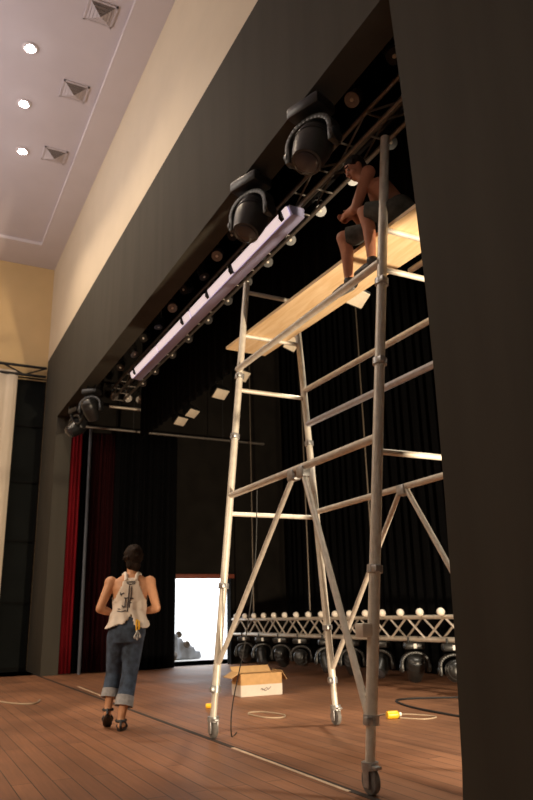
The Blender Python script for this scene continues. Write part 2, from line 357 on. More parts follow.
# ------------------------------------------------------------------ stage lamps
def moving_head(label, loc, yaw, tilt, s=1., group=None, sticker=False, m=None):
    """hanging moving-head light; loc is its mounting point"""
    t = thing('moving_head_light', label, 'stage light', loc, group); m = m or MT['plasticg']
    Rz = M.Rotation(yaw, 4, 'Z'); X = M.Translation(V(loc)) @ Rz @ M.Scale(s, 4)
    MB(X).box((0, 0, -.07), (.36, .26, .12), bevel=.03).build('base', MT['plastic'], t)
    for sx in (-1, 1): MB(X).tube((sx*.09, 0, -.02), (sx*.09, 0, .075), .02).build('clamp', MT['bsteel'], t)
    b = MB(X); n = 16                                      # U yoke as a curved band
    arc = [(.235*math.cos(PI*k/n), .235*math.sin(PI*k/n)*.75-.36) for k in range(n+1)]
    arc = [(.235, -.50)]+arc+[(-.235, -.50)]
    for (x0, z0), (x1, z1) in zip(arc, arc[1:]):
        dx, dz = x1-x0, z1-z0
        b.box(((x0+x1)/2, 0, (z0+z1)/2), (math.hypot(dx, dz)+.02, .13, .05), M.Rotation(-math.atan2(dz, dx), 3, 'Y'), .01)
    y = b.build('yoke', m, t)
    for sx in (-1, 1): MB(X).lathe([(0, .075), (.03, .07), (.04, .05)], (sx*.24, 0, -.44), (sx, 0, 0), 18).build('pivot_cap', MT['plastic'], y)
    dv = V((0, math.sin(tilt), -math.cos(tilt))); c = V((0, 0, -.44))
    hd = MB(X).lathe([(-.24, .04), (-.235, .09), (-.20, .135), (-.12, .165), (0, .17), (.10, .155), (.19, .135), (.22, .13), (.225, .11)], c, dv, 26).build('head', m, t)
    MB(X).lathe([(.20, .115), (.235, .108), (.25, .08), (.256, .0)], c, dv, 24).build('lens', MT['glass'], hd)
    b = MB(X)
    for k in range(5): b.lathe([(-.19+.03*k, .143+.006*k), (-.185+.03*k, .152+.006*k), (-.175+.03*k, .150+.006*k)], c, dv, 26)
    b.build('cooling_fins', MT['plastic'], hd)
    if sticker: tag(MB(X).box((.0, -.135, -.07), (.055, .012, .075)).build('sticker', MT['tag'], t, smooth=False), 'small white sticker', None)
    return t
MOV = 'moving heads under the header'
moving_head('large black moving-head light nearest the seated person, under the header', (-4.44, 2.80, 5.45), .35, -.45, 1.02, MOV)
moving_head('black moving-head light above the right end of the white batten', (-5.68, 2.80, 5.45), .35, -.4, 1.04, MOV)
moving_head('black moving-head light in the far left corner, right of its twin', (-13.3, 2.95, 5.45), .8, .7, .95, MOV, m=MT['plastic'])  # darker plastic on the corner pair puts the dim corner into the colour
moving_head('black moving-head light leftmost of all under the header corner', (-14.7, 2.98, 5.45), .3, -.9, 1.0, MOV, m=MT['plastic'])  # same darker plastic, shade put into the colour

def par_can(label, loc, aim, s=1., lens='lens_glint', group=None, body='plastic', name='par_can'):
    t = thing(name, label, 'stage light', loc, group); loc = V(loc); aim = V(aim).normalized()
    c = loc+V((0, 0, -.30*s)); u = aim.cross(V((0, 0, 1))).normalized()
    bd = MB().lathe([(-.17*s, .03*s), (-.165*s, .06*s), (-.10*s, .075*s), (-.06*s, .10*s), (.13*s, .105*s), (.135*s, .115*s), (.155*s, .115*s), (.155*s, .10*s)], c, aim, 20).build('can', MT[body], t)
    ln = MB().lathe([(.10*s, .098*s), (.125*s, .095*s), (.128*s, .05*s), (.13*s, .0)], c, aim, 20).build('lens', MT['glass'], bd)
    MB().lathe([(.125*s, .05*s), (.14*s, .045*s), (.155*s, .03*s), (.16*s, .0)], c, aim, 16).build('bulb', MT[lens], ln)  # pale dot painted in place of the glint on the lens
    MB().path([c+u*.125*s, c+u*.13*s+V((0, 0, .14*s)), c+u*.06*s+V((0, 0, .22*s)), c-u*.06*s+V((0, 0, .22*s)), c-u*.13*s+V((0, 0, .14*s)), c-u*.125*s], .012*s, 6).build('yoke', MT['bsteel'], t)
    MB().tube(c+V((0, 0, .2*s)), loc+V((0, 0, .06)), .018*s, seg=8).build('clamp', MT['bsteel'], t)
    return t
def pipe(label, p, q, r=.026, m='bsteel', drops=3):
    p, q = V(p), V(q); t = thing('lighting_pipe', label, 'pipe', p)
    MB().tube(p, q, r).build('pipe', MT[m], t)
    for k in range(drops):
        x = p.lerp(q, (k+.5)/drops); MB().tube(x, (x.x, x.y, 9.49), .008, seg=6).build('drop_line', MT['bcable'], t)
    return t
pipe('overhead pipe just behind the header carrying small lanterns', (-14.2, 3.42, 6.12), (-2.8, 3.42, 6.12), .03, 'dull')
for i, x in enumerate([-12.9, -12.1, -11.3, -10.6, -9.9, -9.2, -8.6, -8.0, -7.4, -6.8, -4.6, -4.0, -3.55]):
    par_can('dull lantern between header and white batten, %s from the left' % ORD[i], (x, 3.42, 6.09), (.5+.3*math.sin(i*3.7), -.35+.6*math.sin(i*2.3), -.8+.35*math.sin(i*1.7)), .66, 'lens_glint', 'lanterns on the front pipe', 'dull' if i % 3 == 1 else 'plasticg', 'lantern')
ladder('lighting_truss', 'long silver lighting truss carrying the white light batten', 'truss', (-14.3, 3.62, 5.86), (-2.7, 3.62, 5.86), .26, MT['dull'], .025, .012, .5, (0, .24, 0))
# the white batten under the truss
t = thing('light_batten', 'long white lit light batten slanting under the overhead truss', 'light fixture', (-12.4, 3.58, 5.57))
b = MB(); A0 = (-12.45, 3.6, 5.5); 
for (y0, z0, y1, z1) in [(3.50, 5.44, 3.50, 5.575), (3.50, 5.575, 3.64, 5.575), (3.64, 5.575, 3.64, 5.42), (3.64, 5.42, 3.50, 5.44)]: pass
MB().prism([(-12.45, 3.53, 5.47), (-12.45, 3.49, 5.58), (-12.45, 3.69, 5.58), (-12.45, 3.69, 5.46)], (6.35, 0, 0)).build('casing', MT['casing'], t, smooth=False)
for k in range(4):
    x0 = -12.42+k*1.585
    MB().prism([(x0, 3.520, 5.475), (x0, 3.482, 5.575), (x0, 3.465, 5.57), (x0, 3.503, 5.468)], (1.53, 0, 0)).build('lit_diffuser', MT['tubeon'], t, smooth=False)
for x in (-12.2, -9.62, -8.58, -7.75, -6.3):
    MB().prism([(x, 3.455, 5.50), (x, 3.455, 5.59), (x, 3.60, 5.60), (x, 3.60, 5.57), (x, 3.50, 5.57), (x, 3.515, 5.475), (x, 3.49, 5.465)], (.06, 0, 0)).build('bracket', MT['bsteel'], t, smooth=False)
# par cans on a pipe behind the truss: painted lens glints in a row below the batten
pipe('overhead pipe behind the white batten carrying small par cans', (-14.2, 4.02, 5.98), (-2.8, 4.02, 5.98))
for i, x in enumerate([-13.4, -12.6, -11.6, -10.75, -9.85, -9.05, -8.35, -7.7, -7.05, -6.3, -5.6, -4.9]):
    par_can('small par can with painted lens glint behind the white batten, %s from the left' % ORD[i], (x, 4.02, 5.95), (.75, -.25, -.62), .62, 'lens_glint', 'par cans behind the white batten')
# square floods on the middle pipe
pipe('overhead pipe in mid stage carrying the square floodlights', (-14.4, 5.02, 5.52), (-4.0, 5.02, 5.52))
def flood(label, loc, yaw, tilt, s=1.):
    t = thing('floodlight', label, 'stage light', loc, 'square floodlights on the middle pipe'); X = M.Translation(V(loc)+V((0, 0, -.33*s))) @ M.Rotation(yaw, 4, 'Z') @ M.Rotation(tilt, 4, 'X') @ M.Scale(s, 4)
    b = MB(X)                                             # tapering hood, open face at -z
    prof = [(.10, .07, .17), (.15, .11, .06), (.18, .135, -.04), (.18, .135, -.09)]
    rings = [[(sx*w_, sy*d_, z) for sx, sy in ((-1, -1), (1, -1), (1, 1), (-1, 1))] for w_, d_, z in prof]
    for a, c in zip(rings, rings[1:]):
        for k in range(4): b.poly([a[k], a[(k+1) % 4], c[(k+1) % 4], c[k]])
    b.poly(rings[0]); b.poly(rings[-1]); bmesh.ops.remove_doubles(b.bm, verts=b.bm.verts, dist=1e-5)
    h = b.build('hood', MT['plastic'], t, smooth=False)
    MB(X).box((0, 0, -.095), (.33, .24, .02), bevel=.006).build('lens', MT['lensc'], h)
    MB(X).path([(-.2, 0, .0), (-.2, 0, .2), (-.1, 0, .26), (.1, 0, .26), (.2, 0, .2), (.2, 0, 0)], .013, 6).build('yoke', MT['bsteel'], t)
    MB().tube(V(loc)+V((0, 0, .05)), V(loc)+V((0, 0, -.1*s)), .02, seg=8).build('clamp', MT['bsteel'], t)
for i, (x, s_) in enumerate([(-13.95, .85), (-13.25, .85), (-11.75, .9), (-10.75, .8), (-8.95, .9), (-7.1, .95), (-5.4, .9)]):
    flood('square white-fronted floodlight hanging mid stage, %s from the left' % ORD[i], (x, 5.02, 5.49), 1.95+.12*math.sin(i*2.1), -.72+.1*math.sin(i*1.3), s_)
# side pipes over the left wing
pipe('long bright pipe over the left wing above the loading door', (-14.6, 3.12, 5.02), (-14.6, 7.4, 5.0), .03, 'dull', 2)
pipe('short upper pipe in the left wing carrying three lit lanterns', (-14.45, 3.6, 5.48), (-14.45, 4.5, 5.48), .03, 'trussm', 2)
for i, y in enumerate([3.72, 4.0, 4.24]):
    par_can('pale lantern in the left wing corner, %s from the left' % ORD[i], (-14.45, y, 5.95), (.8, -.4+.2*i, -.35), .75, 'lens_glint', 'lanterns in the left wing', 'dull', 'lantern')
MB_ = tag(MB().tube((-14.45, 3.5, 5.98), (-14.45, 4.5, 5.98), .022).build('lantern_rail', MT['bsteel']), 'black rail above the three pale lanterns in the left wing', 'pipe')
tag(MB().path(smooth_path([(-14.9, 2.85, 5.5), (-14.7, 2.9, 5.15), (-14.3, 2.95, 5.0), (-13.9, 2.95, 5.1), (-13.6, 2.9, 5.5)]), .03).build('power_cable', MT['bcable']), 'loop of black cable sagging under the left header corner', 'cable')

# ------------------------------------------------------------------ rear truss with lights
YT = 6.8
ladder('floor_truss', 'low silver truss spanning the rear stage just above the lights', 'truss', (-15.2, YT, 1.0), (-6.3, YT, 1.0), .31, MT['trussm'], .03, .016, .42, (0, .3, 0))
xs = [-14.9+.46*i for i in range(18)]
for i, x in enumerate(xs):
    t = thing('globe_lamp', 'round white globe on top of the rear truss, %s from the left' % ORD[i], 'lamp', (x, YT, 1.03), 'white globes along the rear truss')
    MB().lathe([(0, .035), (.03, .035), (.035, .02)], (x, YT, 1.028), (0, 0, 1), 14).build('collar', MT['bsteel'], t)
    MB().ball((x, YT-.05, 1.07), .058, 3).build('globe', MT['globe'], t)
for i, x in enumerate([-14.6, -13.75, -12.9, -12.1, -11.2, -10.4, -9.6, -8.75, -7.9, -7.1]):
    moving_head('black moving-head light hanging under the rear truss, %s from the left' % ORD[i], (x, YT+.02, .66), .9+.3*math.sin(i*1.9), (.95, -.8, .5, 1.2, -.5)[i % 5]+.25*math.sin(i), .82, 'moving heads under the rear truss', True, MT['plastic'])  # darker plastic puts the gloom at the rear into the colour
for i, (x, y) in enumerate([(-14.4, 6.95), (-11.95, 6.95), (-9.82, 6.95)]):
    t = thing('hoist_chain', 'thin hoist chain rising from the rear truss, %s from the left' % ORD[i], 'chain', (x, y, 1.03), 'hoist chains on the rear truss')
    MB().tube((x, y, 1.03), (x, y, 9.5), .014, seg=8).build('chain', MT['chain'], t)
    MB().box((x, y, 1.09), (.07, .05, .10), bevel=.015).build('hook', MT['bsteel'], t)

# ------------------------------------------------------------------ scaffold
sc = thing('scaffold_tower', 'tall aluminium scaffold tower on casters inside the stage opening', 'scaffold', (-5.38, 3.4, 0))
LEG = dict(A=((-6.65, 2.765, .16), (-6.65, 3.20, 4.78)), B=((-6.65, 4.12, .16), (-6.65, 3.83, 4.72)),
           C=((-4.1, 2.775, .16), (-4.1, 3.335, 5.04)), D=((-4.1, 4.12, .16), (-4.1, 3.85, 4.9)))
def at(k, z): p, q = map(V, LEG[k]); return p.lerp(q, (z-p.z)/(q.z-p.z))
legs = {}
for k in 'ABCD':
    p, q = map(V, LEG[k]); r = .037 if k != 'C' else .040
    lg = MB().tube(at(k, .42), q, r).tube(p, at(k, .46), r*.82).build('leg', MT['alu'], sc); legs[k] = lg
    MB().tube(at(k, .40), at(k, .46), r*1.35).box(at(k, .43)+V((.03, -.045, 0)), (.05, .05, .05), bevel=.01).build('collar', MT['steel'], lg)
    for z in ((1.38, 2.93, 3.62) if k in 'AC' else (.95, 2.93)):
        MB().tube(at(k, z-.025), at(k, z+.025), r*1.4).box(at(k, z)+V((.055, -.03, 0)), (.06, .045, .05), bevel=.01).build('clamp', MT['steel'], lg)
    b = MB(); c = V((p.x, p.y, 0))                       # caster
    b.tube(c+V((0, 0, .145)), c+V((0, 0, .19)), .055); b.box(c+V((.0, .036, .11)), (.06, .012, .13), bevel=.004); b.box(c+V((.0, -.036, .11)), (.06, .012, .13), bevel=.004)
    b.box(c+V((.05, 0, .165)), (.09, .05, .02), bevel=.006); cs = b.build('caster', MT['steel'], lg)
    cs2 = MB().lathe([(-.022, .06), (-.02, .076), (-.012, .08), (.012, .08), (.02, .076), (.022, .06)], c+V((0, 0, .0805)), (0, 1, 0), 22).build('wheel', MT['rubber'], lg)
MB().box(at('B', 2.52)+V((.03, -.03, 0)), (.022, .085, .30), bevel=.004).build('sticker', MT['tag'], legs['B'])['label'] = 'white label strip on the leg'
MB().box(at('C', .98)+V((-.02, -.06, 0)), (.10, .09, .09), bevel=.012).build('bracket', MT['alu'], sc)
for a, c, zs in (('A', 'B', (2.10, 3.46, 4.115, 4.66)), ('C', 'D', (2.22, 3.74))):
    for z in zs: MB().tube(at(a, z), at(c, z), .024, seg=12).build('rung', MT['alu'], sc)
def rail(p, q, r=.03, m='alu', n='rail'): return MB().tube(p, q, r, seg=12).build(n, MT[m], sc)
rail(at('A', 3.70)+V((0, -.03, 0)), at('C', 3.80)+V((0, -.02, 0)), .034)
rail(at('A', 2.29), at('C', 2.33), .033)
rail(at('B', 3.55), at('D', 3.55), .03)
rail(at('B', 3.15), at('D', 3.15), .034, 'alub')
rail(at('B', 2.16), at('D', 2.19), .03)
rail(at('D', 4.11)+V((-.5, 0, 0)), at('D', 4.11)+V((.5, 0, 0)), .028); rail(at('C', 4.115), at('D', 4.115), .024, n='rung')
mA = V((-5.35, 3.0, 2.27)); mB = V((-5.15, 4.0, 2.15))
rail(mA, at('A', .66)+V((.03, 0, 0)), .024, n='brace'); rail(mA+V((.17, 0, 0)), at('C', .45)+V((-.03, 0, 0)), .026, n='brace')
rail(mB, at('B', .55)+V((.03, 0, 0)), .024, n='brace'); rail(mB+V((.1, 0, 0)), at('D', .6)+V((-.03, 0, 0)), .024, n='brace')
for c in (mA, mA+V((.17, 0, 0)), mB+V((.05, 0, 0))): MB().box(c, (.11, .09, .10), bevel=.015).build('coupler', MT['steel'], sc)

tag(MB().prism([(-7.18, 3.165, 4.141), (-3.2, 3.322, 4.141), (-3.22, 3.852, 4.141), (-7.2, 3.695, 4.141)], (0, 0, .034)).build('plank', MT['ply']), 'pale plywood plank laid across the top of the scaffold', 'plank')
tag(MB().path(smooth_path([(-6.05, 2.98, 2.25), (-6.1, 2.97, 1.6), (-6.25, 2.93, .9), (-6.5, 2.90, .3), (-6.6, 2.93, .02), (-6.75, 3.05, .014)]), .006, 6).build('rope', MT['bcable']), 'thin black rope drooping from the scaffold rail to the left foot', 'rope')

# ------------------------------------------------------------------ things on the floor
bx = thing('cardboard_box', 'open cardboard box, brown above white, behind the scaffold', 'box', (-9.72, 4.72, 0))
rz = M.Rotation(math.radians(-4), 4, 'Z'); X = M.Translation((-9.72, 4.72, 0)) @ rz
def shell(b, z0, z1, w_=.62, d_=.36, t_=.008):
    for sx in (-1, 1): b.box((sx*d_/2, 0, (z0+z1)/2), (t_, w_, z1-z0))
    for sy in (-1, 1): b.box((0, sy*w_/2, (z0+z1)/2), (d_, t_, z1-z0))
    return b
shell(MB(X), .15, .30).build('upper_wall', MT['card'], bx, smooth=False)
b = shell(MB(X), .005, .152, .624, .364); b.box((0, 0, .006), (.36, .62, .008)); b.build('lower_wall', MT['cardw'], bx, smooth=False)
for (c, sz, ax, an) in (((0, -.385, .285), (.34, .15, .006), 'X', .5), ((0, .36, .26), (.34, .15, .006), 'X', -1.0), ((-.24, 0, .33), (.15, .6, .006), 'Y', .6)):
    MB(X).box(c, sz, M.Rotation(an, 3, ax)).build('flap', MT['card'], bx, smooth=False)
pr = MB(X)
pts = [(.186, -.02+.16*u, .085+.012*math.sin(u*14)+.02*u) for u in [k/14 for k in range(15)]]; pr.path(pts, .004, 5); pr.path([(.186, .0+.1*u, .075+.01*math.sin(u*9)) for u in [k/8 for k in range(9)]], .004, 5)
tag(pr.build('printed_mark', MT['ink'], bx), 'small dark scribbled mark', None)

def bottle(label, loc, d, L_=.16, r=.035):
    t = thing('plastic_bottle', label, 'bottle', loc); loc = V(loc)+V((0, 0, r)); d = V(d).normalized()
    MB().lathe([(-L_/2, r*.9), (-L_/2+.01, r), (L_*.25, r), (L_*.38, r*.6), (L_*.42, r*.42)], loc, d, 18).build('body', MT['yellow'], t)
    MB().lathe([(L_*.42, r*.5), (L_*.56, r*.5), (L_*.57, r*.4)], loc, d, 14).build('cap', MT['tag'], t)
bottle('small yellow bottle lying on the floor left of the scaffold', (-8.72, 3.6, 0), (.5, .8, 0), .13, .03)
bottle('small yellow bottle lying on the floor behind the dark scaffold leg', (-6.66, 4.85, 0), (.25, 1, 0), .15, .04)
tag(MB().path(smooth_path([(-6.62, 4.9, .008), (-6.4, 5.05, .008), (-6.45, 5.25, .008), (-6.7, 5.2, .008), (-6.95, 4.95, .008), (-6.8, 4.7, .008)]), .007, 6).build('cable_loop', MT['cable']), 'pale loop of thin cable beside the yellow bottle at right', 'cable')
tag(MB().path(smooth_path([(-11.6, 1.32, .012), (-11.0, 1.52, .012), (-10.7, 1.7, .012), (-10.75, 1.84, .012), (-11.1, 1.95, .012)]), .012, 6).build('floor_cable', MT['cable']), 'pale cord curving across the floor at far left', 'cable')
tag(MB().path(smooth_path([(-7.9, 3.72, .009), (-7.55, 3.75, .009), (-7.42, 3.9, .009), (-7.6, 4.02, .009), (-7.95, 3.95, .009), (-8.02, 3.8, .009), (-7.9, 3.72, .009)]), .008, 6).build('cable_coil', MT['cable']), 'thin pale cable ring on the floor between the scaffold legs', 'cable')
tag(MB().prism([(-6.1, 2.70, .001), (-4.25, 2.69, .001), (-4.25, 2.72, .001), (-6.1, 2.735, .001)], (0, 0, .003)).build('tape_strip', MT['tape'], smooth=False), 'pale tape strip on the floor between the two front scaffold feet', 'tape')
tag(MB().prism([(-12.9, 2.86, .001), (-10.2, 2.80, .001), (-10.2, 2.83, .001), (-12.9, 2.9, .001)], (0, 0, .003)).build('tape_strip', MT['tape'], smooth=False), 'pale tape strip on the floor leading to the red curtain', 'tape')
tag(MB().prism([(-4.68, 1.34, .001), (-4.64, 1.50, .001), (-4.62, 1.495, .001), (-4.66, 1.335, .001)], (0, 0, .003)).build('tape_scrap', MT['dtape'], smooth=False), 'short dark tape scrap on the floor at the bottom edge', 'tape')
tag(MB().path(smooth_path([(-7.2, 7.2, .012), (-7.9, 6.0, .012), (-7.5, 5.6, .012), (-6.5, 5.45, .012), (-5.2, 5.5, .012), (-3.5, 5.2, .012)]), .012, 6).build('stage_cable', MT['bcable']), 'black cable snaking over the floor from the rear truss to the right', 'cable')

# ------------------------------------------------------------------ people
def hand(b, wrist, d, palm, side, s=1., curl=.9):
    """palm and five curled fingers: d = along hand, palm = palm normal, side = towards the thumb"""
    d = V(d).normalized(); palm = V(palm); palm = (palm-d*palm.dot(d)).normalized(); side = d.cross(palm)*(1 if d.cross(palm).dot(V(side)) > 0 else -1)
    w0 = V(wrist)
    for k in range(4):
        o = side*(.027-.018*k)*s
        b.caps(w0+o*.7+d*.015*s, w0+o+d*.085*s, .015*s, .0125*s)
        L_ = (.040, .046, .043, .034)[k]*s; p = w0+o+d*.085*s; a = 0.
        for j in range(3):
            a += curl*(.7 if j == 0 else .9)/1.6; q = p+(d*math.cos(a)+palm*math.sin(a))*L_*(1, .7, .55)[j]; b.caps(p, q, (.0100-.001*j)*s, (.0093-.001*j)*s); p = q
    p = w0+side*.026*s+d*.025*s; q = p+(side*.7+d*.6+palm*.5).normalized()*.042*s; r_ = q+(d*.8+palm*.6).normalized()*.034*s
    b.caps(p, q, .014*s, .0115*s).caps(q, r_, .011*s, .009*s)

def facial(b, c, f, r, u, s=1.):                           # head with jaw, nose, ears, brow on a body union
    c = V(c); B_ = M((r, f, u)).transposed()
    P = lambda x, y, z: c+(r*x+f*y+u*z)*s
    b.ball(P(0, -.008, .02), (.076*s, .094*s, .098*s), 3, B_).ball(P(0, .025, -.045), (.056*s, .062*s, .066*s), 3, B_)
    b.ball(P(0, .055, -.085), (.026*s, .022*s, .022*s), 2, B_)
    b.caps(P(0, .082, .012), P(0, .104, -.028), .010*s, .015*s); b.ball(P(.012, .092, -.032), .010*s).ball(P(-.012, .092, -.032), .010*s)
    b.caps(P(-.045, .076, .03), P(.045, .076, .03), .011*s)
    b.caps(P(-.017, .078, -.058), P(.017, .078, -.058), .009*s)
    for sx in (-1, 1): b.ball(P(sx*.078, -.01, -.002), (.012*s, .022*s, .034*s), 2, B_).ball(P(sx*.04, .05, -.025), (.026*s, .03*s, .03*s), 2, B_)
    return P, B_

def loft(b, rings, nseg=40, keep=None):
    """rings: list of (centre, rx, ry, right, fwd); closed body section"""
    g = []
    for c, rx, ry, r, f in rings:
        row = []
        for k in range(nseg):
            a = 2*PI*k/nseg; ca, sa = math.cos(a), math.sin(a)
            e = .85; x = math.copysign(abs(ca)**e, ca)*rx; y = math.copysign(abs(sa)**e, sa)*ry
            row.append(b._v(V(c)+V(r)*x+V(f)*y))
        g.append(row)
    for i, (a, c) in enumerate(zip(g, g[1:])):
        for k in range(nseg):
            if keep is None or keep(i, k): b.bm.faces.new((a[k], a[(k+1) % nseg], c[(k+1) % nseg], c[k]))
    if keep is None: b.bm.faces.new(g[0][::-1]); b.bm.faces.new(g[-1])
    return b

# --- the walking person, seen from behind
WX, WY, S = -7.80, 2.22, 1.055
fwd = V((-.955, .30, 0)).normalized(); rgt = V((fwd.y, -fwd.x, 0)); UP = V((0, 0, 1))
Wm = M.Translation((WX, WY, 0)) @ M((rgt, fwd, UP)).transposed().to_4x4() @ M.Scale(S, 4)
sway = lambda z: .02+.05*max(0, (z-.9))                     # leans a little to the right
tors = [(.80, .15, .11, -.01), (.88, .172, .122, -.01), (.95, .172, .122, -.008), (1.03, .152, .106, 0), (1.11, .145, .10, .005), (1.22, .165, .108, .012), (1.33, .19, .115, .012), (1.41, .178, .098, .005), (1.455, .12, .075, 0), (1.48, .07, .062, .004)]
def trings(off=0., rows=tors, flare=0.):
    return [((sway(z), y, z), rx+off, ry+off, (1, 0, 0), (0, 1, 0)) for z, rx, ry, y in rows]
b = MB(Wm); loft(b, trings())
b.caps((sway(1.45), .0, 1.43), (sway(1.5)+.003, .022, 1.56), .058, .052)
P, _ = facial(b, (sway(1.62)+.005, .03, 1.635), V((0.12, .985, -.1)).normalized(), V((.99, -.12, 0)), V((0.012, .1, .99)).normalized(), 1.)
for sx, sh, el, wr in ((-1, (-.165, 0, 1.395), (-.262, -.045, 1.135), (-.13, .17, 1.09)), (1, (.235, 0, 1.395), (.315, -.045, 1.13), (.19, .17, 1.10))):
    b.ball(sh, (.068, .062, .068)); b.caps(sh, el, .056, .043); b.caps(el, V(el).lerp(V(wr), .4), .043, .043); b.caps(V(el).lerp(V(wr), .4), wr, .043, .028)
    hand(b, V(wr), (-sx*.45, .9, .05), (-sx*.9, -.4, -.1), (0, .1, 1))
def leg(b, hip, kn, an, heel, toe):
    b.caps(hip, kn, .088, .058); m = V(kn).lerp(V(an), .33)+V((0, -.018, 0)); b.caps(kn, m, .056, .056); b.caps(m, an, .056, .036)
    b.caps(an, heel, .036, .032); b.caps(heel, V(toe), .032, .024); b.caps(V(heel)+V((.0, .02, 0)), V(toe)+V((.025, -.02, 0)), .028, .02); b.caps(heel, V(toe)+V((-.025, -.03, 0)), .028, .018)
LR = ((.095, 0, .87), (.055, -.03, .48), (-.01, -.14, .10), (-.01, -.175, .048), (.005, .03, .035))
LL = ((-.080, 0, .87), (-.105, .11, .51), (-.145, .02, .185), (-.145, -.02, .145), (-.15, .14, .06))
leg(b, *LR); leg(b, *LL)
walker = b.build('person', MT['skin'], voxel=.0085, smit=4)
tag(walker, 'person in white printed tank top and jeans walking away across the stage', 'person')
# hair
b = MB(Wm); c = V((sway(1.62)+.005, .03, 1.635))
b.ball(c+V((0, -.026, .04)), (.100, .112, .112), 3).ball(c+V((0, -.055, -.03)), (.078, .062, .09), 3).ball(c+V((.03, -.07, -.075)), (.05, .045, .06), 3).ball(c+V((-.03, -.066, -.06)), (.045, .04, .055), 3)
for k in range(26):
    a = random.uniform(0, 2*PI); e = random.uniform(-.3, 1.3); q = c+V((math.cos(a)*math.cos(e)*.09, -.03+math.sin(a)*math.cos(e)*.095-.01, .03+math.sin(e)*.095))
    if q.y < .09: b.ball(q, random.uniform(.022, .036), 1)
b.build('hair', MT['hair'], walker, voxel=.010, smit=1)
# face bits
for sx in (-1, 1):
    e = MB(Wm).ball(P(sx*.032, .082, .008), (.014, .010, .011)).build('eye', MT['eye'], walker); MB(Wm).ball(P(sx*.032, .0905, .008), (.006, .004, .006)).build('pupil', MT['pupil'], e)
# tank top with racer back: lofted shell cut by a keep rule
rows = []
for i in range(64):
    z = .93+(1.47-.93)*i/63
    for (z0, a0, b0, y0), (z1, a1, b1, y1) in zip(tors, tors[1:]):
        if z0 <= z <= z1: u = (z-z0)/(z1-z0); rows.append((z, a0+(a1-a0)*u, b0+(b1-b0)*u, y0+(y1-y0)*u)); break
tr = []
for z, rx, ry, y in rows:
    fl = .012+min(.04, max(0, (1.2-z))*.16)
    tr.append(((sway(z), y, z), rx+fl, ry+fl*.8, (1, 0, 0), (0, 1, 0)))
NS = 96
def keep(i, k):
    z = rows[i][0]; a = 2*PI*(k+.5)/NS; x = math.cos(a); back = math.sin(a) < 0; s_ = math.sin(a)
    hem = .955+.022*math.sin(a*3+.5)+(.10 if (back and -.1 < x < .30) else 0)*max(0, 1-abs(x-.1)/.22)
    if z < hem: return False
    if z < 1.20: return True
    xw = abs(math.copysign(abs(x)**.85, x))*tr[i][1]
    u = (z-1.20)/.27
    lim = .19-.19*u**.55*.70 if back else .19-.085*u
    if xw > lim: return False
    if not back and z > 1.36 and xw < .085: return False
    if back and z > 1.435 and xw < .05: return False
    return True
b = MB(Wm); loft(b, tr, NS, keep)
for (x0, x1) in ((-.05, -.085), (.05, .085)):              # shoulder straps joining front and back
    b.path([(sway(1.4)+x0, -.10, 1.41), (sway(1.45)+x0*1.1, -.07, 1.462), (sway(1.47)+(x0+x1)/2, -.02, 1.485), (sway(1.47)+x1, .03, 1.475), (sway(1.45)+x1, .085, 1.42), (sway(1.4)+x1, .115, 1.37)], .017, 8)
for v in b.bm.verts:
    l = Wm.inverted() @ v.co
    if l.z < 1.2: v.co += Wm.to_3x3() @ V((.006*math.sin(l.z*40+l.y*20), .008*math.sin(l.x*60+l.z*12), 0))
tk = b.build('tank_top', MT['tank'], walker, solid=.005)
# dark print on the back of the top: strokes laid over the cloth
def backpt(x, z, o=.008):
    for (z0, a0, b0, y0), (z1, a1, b1, y1) in zip(tors, tors[1:]):
        if z0 <= z <= z1:
            u = (z-z0)/(z1-z0); rx = a0+(a1-a0)*u; ry = b0+(b1-b0)*u; yc = y0+(y1-y0)*u
            fl = .012+min(.04, max(0, (1.2-z))*.16); rx += fl; ry += fl*.8
            c_ = min(.99, abs(x)/rx)**(1/.85); y = -ry*math.sqrt(1-c_*c_)**.85
            return V((sway(z)+x, yc+y-o, z))
b = MB(Wm)
strokes = [[(-.045, 1.395), (.045, 1.395)], [(-.04, 1.38), (.0, 1.37), (.04, 1.382)], [(-.012, 1.36), (-.014, 1.1)], [(.012, 1.35), (.012, 1.22)],
           [(-.072, 1.165), (-.06, 1.148), (-.045, 1.15)], [(-.055, 1.235), (-.02, 1.235)], [(-.04, 1.23), (-.042, 1.15)], [(.0, 1.235), (.038, 1.23)], [(.005, 1.235), (.003, 1.14)], [(.004, 1.19), (.028, 1.187)],
           [(-.10, 1.27), (-.06, 1.285)], [(-.115, 1.11), (-.07, 1.10), (-.03, 1.115)], [(-.11, 1.13), (-.08, 1.125)], [(-.10, 1.29), (-.085, 1.26)]]
for st in strokes:
    for (x0, z0), (x1, z1) in zip(st, st[1:]):
        n = max(2, int(math.hypot(x1-x0, z1-z0)/.012)); b.path([backpt(x0+(x1-x0)*k/n, z0+(z1-z0)*k/n) for k in range(n+1)], .0055, 5)
tag(b.build('print', MT['ink'], tk), 'dark printed strokes on the back', None)
